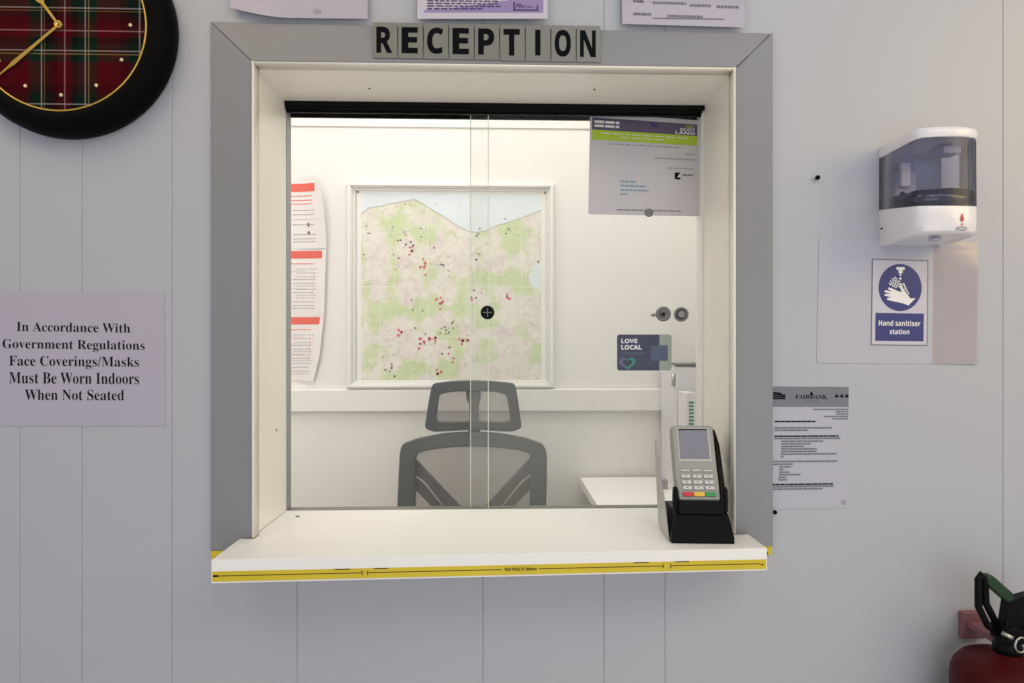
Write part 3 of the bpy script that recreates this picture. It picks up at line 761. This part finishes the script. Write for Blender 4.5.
# ------------------------------------------------------------------ payment terminal
Lp, Rp = atz(671, 541, SZ), atz(736, 547, SZ)
ang = math.radians(-4); BWd = (Rp-Lp).length
org = (Lp+Rp)/2; org.z = SZ
cr = thing('terminal_cradle', 'black stand holding the card terminal on the right end of the ledge', 'stand', org, None, ang)
def prof(mb, pts, x0, x1, mt, x0b=None, x1b=None):    # side profile (back distance, height) pushed across
    n = len(pts)
    A = [Vector((x0, y, z)) for y, z in pts]; B = [Vector((x1, y, z)) for y, z in pts]
    mb.prism(A, (x1-x0, 0, 0), mt); return mb
hw = BWd/2
m = MB()
bt = [(-hw, 0, 0), (hw, 0, 0), (hw*.95, .115, 0), (-hw*.95, .115, 0)]
r1 = [(-hw, 0, .010), (hw, 0, .010), (hw*.95, .115, .010), (-hw*.95, .115, .010)]
r2 = [(-hw*.82, .012, .045), (hw*.86, .012, .045), (hw*.86, .112, .045), (-hw*.82, .112, .045)]
r3 = [(-hw*.80, .020, .048), (hw*.84, .020, .048), (hw*.84, .110, .044), (-hw*.80, .110, .044)]
r4 = [(-hw*.78, .092, .105), (hw*.82, .092, .105), (hw*.82, .112, .105), (-hw*.78, .112, .105)]
m.loft([bt, r1, r2, r3], M_black, False); m.build('base', cr, loc=(0, 0, 0), bevel=.003)
m = MB(); prof(m, [(.018, .046), (.034, .046), (.034, .072), (.030, .088), (.020, .084)], -hw*.86, -hw*.70, M_black); m.build('side_clip', cr, loc=(0, 0, 0), bevel=.003)
m = MB(); prof(m, [(.018, .046), (.034, .046), (.034, .072), (.030, .088), (.020, .084)], hw*.74, hw*.90, M_black); m.build('side_clip', cr, loc=(0, 0, 0), bevel=.003)
m = MB(); prof(m, [(.030, .044), (.112, .044), (.135, .150), (.118, .172), (.085, .150), (.050, .090)], hw*.74, hw*.95, M_blackm); m.build('back_rest', cr, loc=(0, 0, 0), bevel=.003)
m = MB()
for k in range(3): m.box((-.006+.010*k, .0108, .046+.0), (-.001+.010*k, .0128, .049), M_dsteel)
m.build('contact', cr, loc=(0, 0, 0), bevel=.0005)
m = MB(); prof(m, [(.010, .002), (.110, .002), (.150, .135), (.140, .150), (.120, .120), (.052, .055)], -hw*1.06, -hw*1.01, M_termd); m.build('side_panel', cr, loc=(0, 0, 0), bevel=.0012)
m = MB(); prof(m, [(.0075, .0455), (.0185, .049), (.0205, .0635), (.0125, .067)], -hw*.72, hw*.73, M_black); m.build('front_lip', cr, loc=(0, 0, 0), bevel=.002)
# terminal
tm = thing('card_terminal', 'grey card payment terminal with screen and red, yellow and green keys', 'card terminal', org, None, ang)
A0 = Vector((0, .022, .066)); A1 = Vector((0, .052, .112)); A2 = Vector((0, .083, .182))   # keypad foot, bend, head of the face
tw = .0365
n1 = Vector((0, -(A1-A0).z, (A1-A0).y)).normalized(); n2 = Vector((0, -(A2-A1).z, (A2-A1).y)).normalized()
m = MB()
def ring(p, n, w, t):
    q = p - n*t
    return [(-w*.93, q.y, q.z), (w*.93, q.y, q.z), (w, (p-n*t*.4).y, (p-n*t*.4).z), (w*.96, p.y, p.z), (-w*.96, p.y, p.z), (-w, (p-n*t*.4).y, (p-n*t*.4).z)]
nm = ((n1+n2)/2).normalized()
m.loft([ring(A0, n1, tw*.92, .024), ring(A0+(A1-A0)*.12, n1, tw*.97, .027), ring(A1-(A1-A0)*.25, n1, tw, .030), ring(A1, nm, tw, .031), ring(A1+(A2-A1)*.2, n2, tw, .032), ring(A2-(A2-A1)*.06, n2, tw*1.0, .034), ring(A2, n2, tw*.97, .030)], M_term, False)
m.build('housing', tm, loc=(0, 0, 0), bevel=.0025, segs=3)
def face(Aa, Bb, n, s, x, off): p = Aa+(Bb-Aa)*s+n*off; return Vector((x, p.y, p.z))
m = MB(); q = lambda s, x, o=0: face(A1, A2, n2, s, x, o)
m.prism([q(.16, -tw*.76), q(.16, tw*.76), q(.94, tw*.76), q(.94, -tw*.76)], n2*.0012, M_termd); m.build('screen_bezel', tm, loc=(0, 0, 0), bevel=.0006)
m = MB(); m.prism([q(.22, -tw*.68, .0012), q(.22, tw*.68, .0012), q(.88, tw*.68, .0012), q(.88, -tw*.68, .0012)], n2*.0005, M_screen)
m.prism([q(.88, -tw*.68, .0012), q(.88, tw*.68, .0012), q(.91, tw*.68, .0012), q(.91, -tw*.68, .0012)], n2*.0006, M_black)
m.build('screen', tm, loc=(0, 0, 0))
rows = [(.93, .05, M_key), (.74, .10, M_key), (.55, .10, M_key), (.37, .10, M_key), (.17, .13, None)]
for s, hgt, mt in rows:
    for k in range(3):
        x = (-1+k)*.0185
        q1 = lambda ss, xx, o=0: face(A0, A1, n1, ss, xx, o)
        m = MB(); w = .0072 if mt else .0086
        m.prism([q1(s-hgt/2, x-w), q1(s-hgt/2, x+w), q1(s+hgt/2, x+w), q1(s+hgt/2, x-w)], n1*.0028, mt or (M_kred, M_kyel, M_kgrn)[k])
        if mt and hgt > .08:
            m.prism([q1(s-.012, x-.0016, .0028), q1(s-.012, x+.0016, .0028), q1(s+.022, x+.0016, .0028), q1(s+.022, x-.0016, .0028)], n1*.0002, M_inkg)
        o = m.build('key', tm, loc=(0, 0, 0), bevel=.0008)
        if not mt: o['label'] = ('red cancel key', 'yellow clear key', 'green enter key')[k]

# ------------------------------------------------------------------ office: map
mx0, mx1 = at(347.5, 300, BW).x, at(554, 300, BW).x
mz1, mz0 = at(450, 183.5, BW).z, at(450, 388.5, BW).z
fm = thing('framed_map', 'large printed area map in a white moulded frame on the back wall', 'map', ((mx0+mx1)/2, BW, mz0))
def frame_ring(mb, x0, z0, x1, z1, w, ya, yb, mt):
    o = [(x0, z0), (x1, z0), (x1, z1), (x0, z1)]; i = [(x0+w, z0+w), (x1-w, z0+w), (x1-w, z1-w), (x0+w, z1-w)]
    for k in range(4):
        j = (k+1) % 4
        pts = [o[k], o[j], i[j], i[k]]
        mb.prism([(x, ya, z) for x, z in pts], (0, yb-ya, 0), mt)
m = MB(); frame_ring(m, mx0, mz0, mx1, mz1, .018, BW-.012, BW, M_mapw); frame_ring(m, mx0+.004, mz0+.004, mx1-.004, mz1-.004, .009, BW-.018, BW-.012, M_mapw)
frame_ring(m, mx0+.018, mz0+.018, mx1-.018, mz1-.018, .007, BW-.007, BW, M_mapw)
m.build('frame', fm, bevel=.0015)
def mp(px, py): return at(px, py, BW-.004)
pa, pb = mp(357, 189), mp(546, 384)
sh = Sheet((pa.x, BW, pa.z), (pb.x, BW, pa.z), (pb.x, BW, pb.z), (pa.x, BW, pb.z), None, .002)
U = lambda px, py: ((px-357)/189.0, (py-189)/195.0)
m = MB(); sh.sheet(m, M_mapw, nu=2, nv=2); 
coast = [(361, 214), (368, 208), (380, 206), (392, 203), (404, 201), (414, 199), (420, 202), (428, 207), (438, 213), (448, 219), (458, 226), (466, 230), (476, 232), (486, 230), (496, 225), (506, 222), (516, 219), (526, 215), (534, 212), (541, 209)]
for (xa_, ya_), (xb_, yb_) in zip(coast, coast[1:]):
    sh.poly(m, [U(xa_, 193), U(xb_, 193), U(xb_, yb_), U(xa_, ya_)], M_sea, .0008)
    sh.poly(m, [U(xa_, ya_), U(xb_, yb_), U(xb_, 380), U(xa_, 380)], M_map, .0008)
    sh.line(m, U(xa_, ya_), U(xb_, yb_), .005, M_road, .0010)
sh.poly(m, [U(541, 262), U(541, 290), U(533, 287), U(528, 276), U(534, 265)], M_sea, .0010)
sh.rect(m, 0, .497, 1, .5005, M_fold, .0012, 1); sh.rect(m, 0, .755, 1, .757, M_fold, .0012, 1)
for u in (.12, .37, .62, .87): sh.rect(m, u, 0, u+.003, 1, M_fold, .0012, 1)
rd = random.Random(3)
def clus(px, py, n, sp, mt, r=(.0045, .0085)):
    for _ in range(n):
        x, y = U(rd.gauss(px, sp), rd.gauss(py, sp*1.3)); rad = rd.uniform(*r)
        if .02 < x < .97 and .05 < y < .97: sh.disc(m, x, y, rad, rad, mt, .0014, 8)
for a in ((439, 300, 8, 2), (424, 266, 6, 2.5), (463, 342, 9, 2.2), (420, 342, 6, 3), (433, 340, 6, 3), (509, 296, 5, 2), (400, 332, 4, 2), (438, 371, 4, 2.2), (412, 248, 4, 3), (452, 360, 3, 3), (470, 295, 2, 2)): clus(a[0], a[1], a[2], a[3], M_pinr)
for a in ((410, 241, 7, 5), (398, 255, 4, 6), (447, 327, 8, 3.5), (390, 366, 8, 5), (369, 230, 3, 3), (362, 253, 3, 3), (478, 257, 3, 2), (476, 232, 3, 2), (477, 297, 3, 3), (440, 262, 5, 8), (538, 262, 3, 3), (405, 228, 4, 8), (430, 330, 10, 14), (510, 236, 4, 6)): clus(a[0], a[1], a[2], a[3], M_pind, (.0035, .0065))
clus(450, 290, 70, 45, M_road, (.002, .004))
m.build('map_print', fm, origin=(pa.x, BW, pb.z))
for px, py in ((358, 192), (545, 193), (544, 382), (358, 382)):
    p = mp(px, py); m = MB(); m.lathe([(.0028, 0), (.0028, .003), (0, .0038)], (p.x, BW-.0026, p.z), M_dsteel, 12, 'y'); m.build('corner_pin', fm)

# notices on the back wall
def curlN(k): return lambda u, v: .0006 + (.030*max(0, (u-.62)/.38)**2*(1-.5*v) if k == 0 else .012*max(0, (u-.7)/.3)**2)
specs = [((238, 178), (324, 178), (328, 249), (238, 249), 'top'), ((238, 249.5), (327, 249.5), (325, 315), (238, 315), 'middle'), ((238, 315.5), (325, 315.5), (318, 380), (238, 381), 'bottom')]
for k, (a, b, c, d, wd) in enumerate(specs):
    sh = Sheet(at(*a, BW), at(*b, BW), at(*c, BW), at(*d, BW), curlN(k), .0003)
    o = thing('office_notice', ('curling office notice with a coral header, topmost of three', 'office notice with a coral header, middle one of three', 'office notice with a coral header, lowest of three')[k], 'notice', at(300, d[1], BW), 'notices left of the map')
    m = MB()
    if k == 0: eg = lambda u, v: (u - .10*max(0, (u-.5)/.5)*max(0, 1-v/.35)**1.3, v)
    elif k == 2: eg = lambda u, v: (u - .05*max(0, (u-.5)/.5)*max(0, (v-.6)/.4), v + .03*max(0, (u-.8)/.2)*v)
    else: eg = lambda u, v: (u, v)
    sh.sheet(m, M_wpaper, nu=24, nv=10, edge=eg); m.build('paper', o)
    m = MB(); e = .90 if k == 0 else .955
    h0 = .085 if k == 0 else .025
    sh.rect(m, .03, h0, e, h0+.115, M_red, .0009, 20); m.build('coral_header', o)
    m = MB()
    if k == 0: hh = [.26, .32, .37]
    else: hh = [.22]
    for v in hh: sh.words(m, .55, .86, v, .014, M_red, .0010, (.03, .06), .01)
    for v in (.46, .52, .66, .80, .86, .90): sh.words(m, .62, .88, v, .010, M_inkl, .0010, (.03, .08), .01)
    if k == 0: sh.rect(m, .5, .585, .93, .59, M_inkl, .0010, 8); sh.disc(m, .80, .665, .016, .03, M_inkg, .001, 12); sh.disc(m, .80, .78, .016, .03, M_inkg, .001, 12)
    if k > 0:
        for (p0, p1, p2, p3) in ((.6, .33, .78, .335), (.6, .33, .603, .6), (.6, .6, .78, .605), (.86, .33, .863, .7)): sh.rect(m, p0, p1, p2, p3, M_inkl if k == 1 else M_red, .001, 2)
        for v in (.3, .36, .42, .56, .61, .7, .74): sh.words(m, .66, .90, v, .009, M_inkl, .0010, (.02, .05), .012)
    m.build('printing', o)

# ------------------------------------------------------------------ office chair
CY = .80
cx = at(473, 470, CY).x
ch = thing('office_chair', 'grey mesh office chair with a headrest behind the reception window', 'chair', (cx, CY-.26, 0))
def cp(px, py, dy=0.0): q = at(px, py, CY); return Vector((q.x, CY+dy, q.z))
def smooth_loop(pts, r=3, n=4):        # rounded corners of an outline given in photo measurements
    out = []
    L = len(pts)
    for i in range(L):
        p = Vector(pts[i]); a = Vector(pts[i-1]); b = Vector(pts[(i+1) % L])
        da = (a-p); db = (b-p); ra = min(r, da.length*.45); rb = min(r, db.length*.45)
        p0 = p+da.normalized()*ra; p1 = p+db.normalized()*rb
        for k in range(n+1):
            t = k/n; out.append((p0*(1-t)**2 + p*2*t*(1-t) + p1*t*t))
    return out
def ringframe(mb, outer, inner, mt, th=.016, bow=None):
    n = len(outer); bow = bow or (lambda p: 0)
    of = [cp(p.x, p.y, -th/2+bow(p)) for p in outer]; ob_ = [cp(p.x, p.y, th/2+bow(p)) for p in outer]
    jf = [cp(p.x, p.y, -th/2+bow(p)) for p in inner]; jb = [cp(p.x, p.y, th/2+bow(p)) for p in inner]
    vs = of+ob_+jf+jb; fs = []
    for i in range(n):
        j = (i+1) % n
        fs += [[i, j, 2*n+j, 2*n+i], [n+j, n+i, 3*n+i, 3*n+j], [j, i, n+i, n+j], [2*n+i, 2*n+j, 3*n+j, 3*n+i]]
    mb.add(vs, fs, mt)
bowH = lambda p: -.020*((p.x-473)/48)**2
bowB = lambda p: -.030*((p.x-472)/74)**2
V2 = lambda *a: [Vector((a[i], a[i+1])) for i in range(0, len(a), 2)]
ho = smooth_loop(V2(433,383, 452,380.8, 473,380.2, 494,380.8, 515,383, 518,400, 521.5,427, 512,431, 473,429.5, 434,431, 425.5,427, 429.5,400), 4)
hi = smooth_loop(V2(440,394, 452,391.5, 473,391, 494,391.5, 506,394, 508,402, 510.5,419, 506,421.5, 473,421, 441,421.5, 437,419, 438.5,402), 3)
hr = MB(); ringframe(hr, ho, hi, M_grey, .022, bowH); hro = hr.build('headrest', ch, bevel=.003)
m = MB(); n = len(hi)
cen = Vector((473, 406))
vs = [cp(p.x, p.y, bowH(p)) for p in hi] + [cp(cen.x+(p.x-cen.x)*.5, cen.y+(p.y-cen.y)*.5, bowH(cen+(p-cen)*.5)) for p in hi] + [cp(473, 406, 0)]
fs = [[i, (i+1) % n, n+(i+1) % n, n+i] for i in range(n)] + [[n+i, n+(i+1) % n, 2*n] for i in range(n)]
m.add(vs, fs, M_mesh, True); m.build('headrest_mesh', hro)
m = MB(); m.prism([cp(*p, .002) for p in ((466, 388), (481, 388), (481, 399), (479, 404), (479, 424), (469, 424), (469, 404), (466, 399))], (0, .018, 0), M_grey)
m.prism([cp(*p, .004) for p in ((468.5, 426), (480, 426), (480, 437), (468.5, 437))], (0, .022, 0), M_greyd); m.build('headrest_stem', hro, bevel=.002)
bo = smooth_loop(V2(404,442, 420,437, 445,433, 473,431.5, 500,433, 526,437, 542,442, 546,450, 546,480, 545,510, 541,590, 533,640, 500,648, 473,648, 444,648, 412,640, 403,590, 399,510, 400,480, 401.5,450), 4)
bi = smooth_loop(V2(418,452, 430,449, 448,447, 473,446, 498,447, 518,449, 529,452, 530,458, 530,480, 529,510, 525,585, 518,622, 498,630, 473,630, 448,630, 427,622, 419,585, 416,510, 416.5,480, 416.8,458), 4)
bk = MB(); ringframe(bk, bo, bi, M_grey2, .022, bowB); bko = bk.build('backrest', ch, bevel=.003)
m = MB(); n = len(bi); cen = Vector((473, 530))
def sc(p, s): return cen+(p-cen)*s
lv = [1, .75, .5, .25]
vs = sum([[cp(sc(p, s).x, sc(p, s).y, bowB(sc(p, s))) for p in bi] for s in lv], []) + [cp(473, 530, 0)]
fs = [[k*n+i, k*n+(i+1) % n, (k+1)*n+(i+1) % n, (k+1)*n+i] for k in range(3) for i in range(n)] + [[3*n+i, 3*n+(i+1) % n, 4*n] for i in range(n)]
m.add(vs, fs, M_mesh, True); m.build('backrest_mesh', bko)
m = MB()
def bar(pts, sgn):
    q = [(472.5+(x-472.5)*sgn, y) for x, y in pts]
    m.prism([cp(x, y, .014+bowB(Vector((x, y)))*.9) for x, y in q], (0, .014, 0), M_grey2)
for s in (1, -1):
    bar([(414, 458), (418, 462), (466, 514), (486, 560), (478, 600), (470, 575), (448, 513), (425, 482), (412, 472)], s)
    bar([(411, 474), (424, 485), (446, 513), (462, 560), (470, 600), (462, 600), (437, 513), (414, 488)], s)
m.build('back_brace', bko)
m = MB()
def rrect(x0, y0, x1, y1, z, r=.05):
    out = []
    for cx_, cy_, a0 in ((x1-r, y1-r, 0), (x0+r, y1-r, 90), (x0+r, y0+r, 180), (x1-r, y0+r, 270)):
        for k in range(6): q = math.radians(a0+18*k); out.append((cx_+r*math.cos(q), cy_+r*math.sin(q), z))
    return out
m.loft([rrect(cx-.235, CY-.50, cx+.235, CY-.03, .44), rrect(cx-.245, CY-.51, cx+.245, CY-.02, .46), rrect(cx-.245, CY-.51, cx+.245, CY-.02, .49), rrect(cx-.22, CY-.485, cx+.22, CY-.045, .515, .06)], M_cush)
m.build('seat', ch)
m = MB(); m.lathe([(.035, .10), (.035, .26), (.022, .265), (.022, .42), (.07, .425), (.07, .445)], (cx, CY-.27, 0), M_greyd, 24); m.build('gas_column', ch)
m = MB(); m.tube([(cx, CY-.20, .43), (cx, CY+.0, .44), (cx, CY+.03, .50), (cx, CY+.028, .66)], .022, M_greyd, 12); m.build('back_support', ch)
for k in range(5):
    q = 2*PI*k/5+.3; d = Vector((math.cos(q), math.sin(q), 0)); c0_ = Vector((cx, CY-.27, 0))
    m = MB(); m.tube([c0_+d*.02+Vector((0,0,.11)), c0_+d*.15+Vector((0,0,.10)), c0_+d*.25+Vector((0,0,.075))], [.026, .022, .016], M_greyd, 10); lg = m.build('base_leg', ch)
    e = c0_+d*.25; pn = Vector((-d.y, d.x, 0))
    m = MB(); m.tube([e+pn*.022+Vector((0,0,.028)), e-pn*.022+Vector((0,0,.028))], .028, M_black, 16); m.build('caster', lg)

# ------------------------------------------------------------------ office desk, cabinet, file
dkx = at(580, 477, BW-.02).x; dkz = at(580, 477.5, BW-.02).z
dk = thing('office_desk', 'white desk top in the right corner behind the reception window', 'desk', (.55, .75, 0))
m = MB(); m.box((dkx, WT+.16, dkz-.028), (.848, BW-.018, dkz), M_ledge); m.build('desk_top', dk, bevel=.002)
m = MB(); m.box((dkx+.03, WT+.20, 0), (dkx+.055, BW-.05, dkz-.0285), M_ledge); m.build('side_panel', dk, bevel=.001)
m = MB(); m.box((.80, WT+.20, 0), (.825, BW-.05, dkz-.0285), M_ledge); m.build('side_panel', dk, bevel=.001)
cyf = .86
ca = at(661.5, 365, cyf); ca.x = at(661, 400, BW-.018).x; cxr = at(700, 365, cyf).x + .06
cb = thing('small_cabinet', 'white cabinet standing on the desk behind the right glass pane', 'cabinet', ((ca.x+cxr)/2, cyf, dkz))
m = MB(); m.box((ca.x, cyf, dkz+.0005), (cxr, BW-.018, ca.z), M_cab); m.build('body', cb, bevel=.003)
m = MB(); m.box((ca.x+.002, cyf-.018, dkz+.012), (cxr-.002, cyf-.0005, ca.z-.006), M_cab); dd = m.build('door', cb, bevel=.002)
m = MB(); m.box((ca.x-.002, cyf-.02, ca.z), (cxr+.002, BW-.02, ca.z+.004), M_dsteel); m.build('top_edge', cb, bevel=.001)
for z in (at(660, 441, cyf).z, at(660, 380, cyf).z):
    m = MB(); m.tube([(ca.x-.004, cyf-.006, z-.018), (ca.x-.004, cyf-.006, z+.018)], .005, M_steel, 10); m.build('hinge', cb)
m = MB(); p = at(664, 476, cyf-.03); m.box((p.x-.010, cyf-.03, dkz+.0005), (p.x+.012, cyf-.004, dkz+.028), M_inkl); m.build('foot', cb, bevel=.002)
fy_ = .74
fa, fb = at(686.3, 393, fy_), at(696.5, 393, fy_)
bf = thing('box_file', 'white box file with green index lines in front of the cabinet', 'file', ((fa.x+fb.x)/2, fy_, dkz))
m = MB(); m.box((fa.x, fy_, dkz+.0005), (fb.x, fy_+.09, fa.z), M_cab); m.build('case', bf, bevel=.0015)
m = MB(); w = fb.x-fa.x
for k in range(8): m.box((fa.x+w*.25, fy_-.0005, fa.z-.030-.010*k), (fa.x+w*.72, fy_, fa.z-.024-.010*k), M_teal)
m.build('index_label', bf)

# ------------------------------------------------------------------ lights, sky, camera
def area(name, loc, rot, sx, sy, power, col):
    l = bpy.data.lights.new(name, 'AREA'); l.shape = 'RECTANGLE'; l.size = sx; l.size_y = sy; l.energy = power; l.color = col
    o = bpy.data.objects.new(name, l); COL.objects.link(o); o.location = loc; o.rotation_euler = rot; return o
area('office_ceiling_light', (-.2, .55, 2.72), (0, 0, 0), 1.9, .6, 15.5, (1, .972, .93))
area('office_fill_light', (-1.0, .30, 1.15), (PI/2, 0, math.radians(-20)), .4, .5, 2.6, (1, .96, .91)).rotation_euler = (-PI/2, 0, math.radians(-20))  # added fill, not a real lamp, evens out the lower back wall
area('hall_ceiling_light', (.95, -1.8, 2.6), (math.radians(22), math.radians(-8), 0), 1.4, .8, 10, (.95, .965, 1))
area('hall_front_fill', (.45, -2.55, .85), (PI/2, 0, 0), 1.8, 1.4, 11, (.88, .93, 1))  # added frontal fill, not a real window, lifts window head and below ledge
area('hall_side_lamp', (1.75, -1.0, 1.9), (math.radians(25), math.radians(50), 0), .9, .9, 9.5, (1, .74, .26))
area('hall_far_lamp', (-.9, -1.0, 2.6), (math.radians(25), 0, 0), 1.0, 1.0, 7, (1, .74, .38))
wd = bpy.data.worlds.new('hall_ambient'); S.world = wd; wd.use_nodes = True
bg = wd.node_tree.nodes['Background']; bg.inputs[0].default_value = (.90, .93, 1, 1); bg.inputs[1].default_value = .52

cam = bpy.data.cameras.new('camera'); cam.lens = 24; cam.sensor_width = 36; cam.sensor_fit = 'HORIZONTAL'
cam.shift_x = -(PX-512)/1024; cam.shift_y = (PY-341.5)/1024; cam.clip_start = .01
co = bpy.data.objects.new('camera', cam); COL.objects.link(co); co.location = (0, -D, H0); co.rotation_euler = (PI/2, 0, -YAW)
S.camera = co
S.view_settings.view_transform = 'Standard'; S.view_settings.look = 'None'; S.view_settings.gamma = 1; S.view_settings.use_curve_mapping = False
S.view_settings.exposure = 0.0
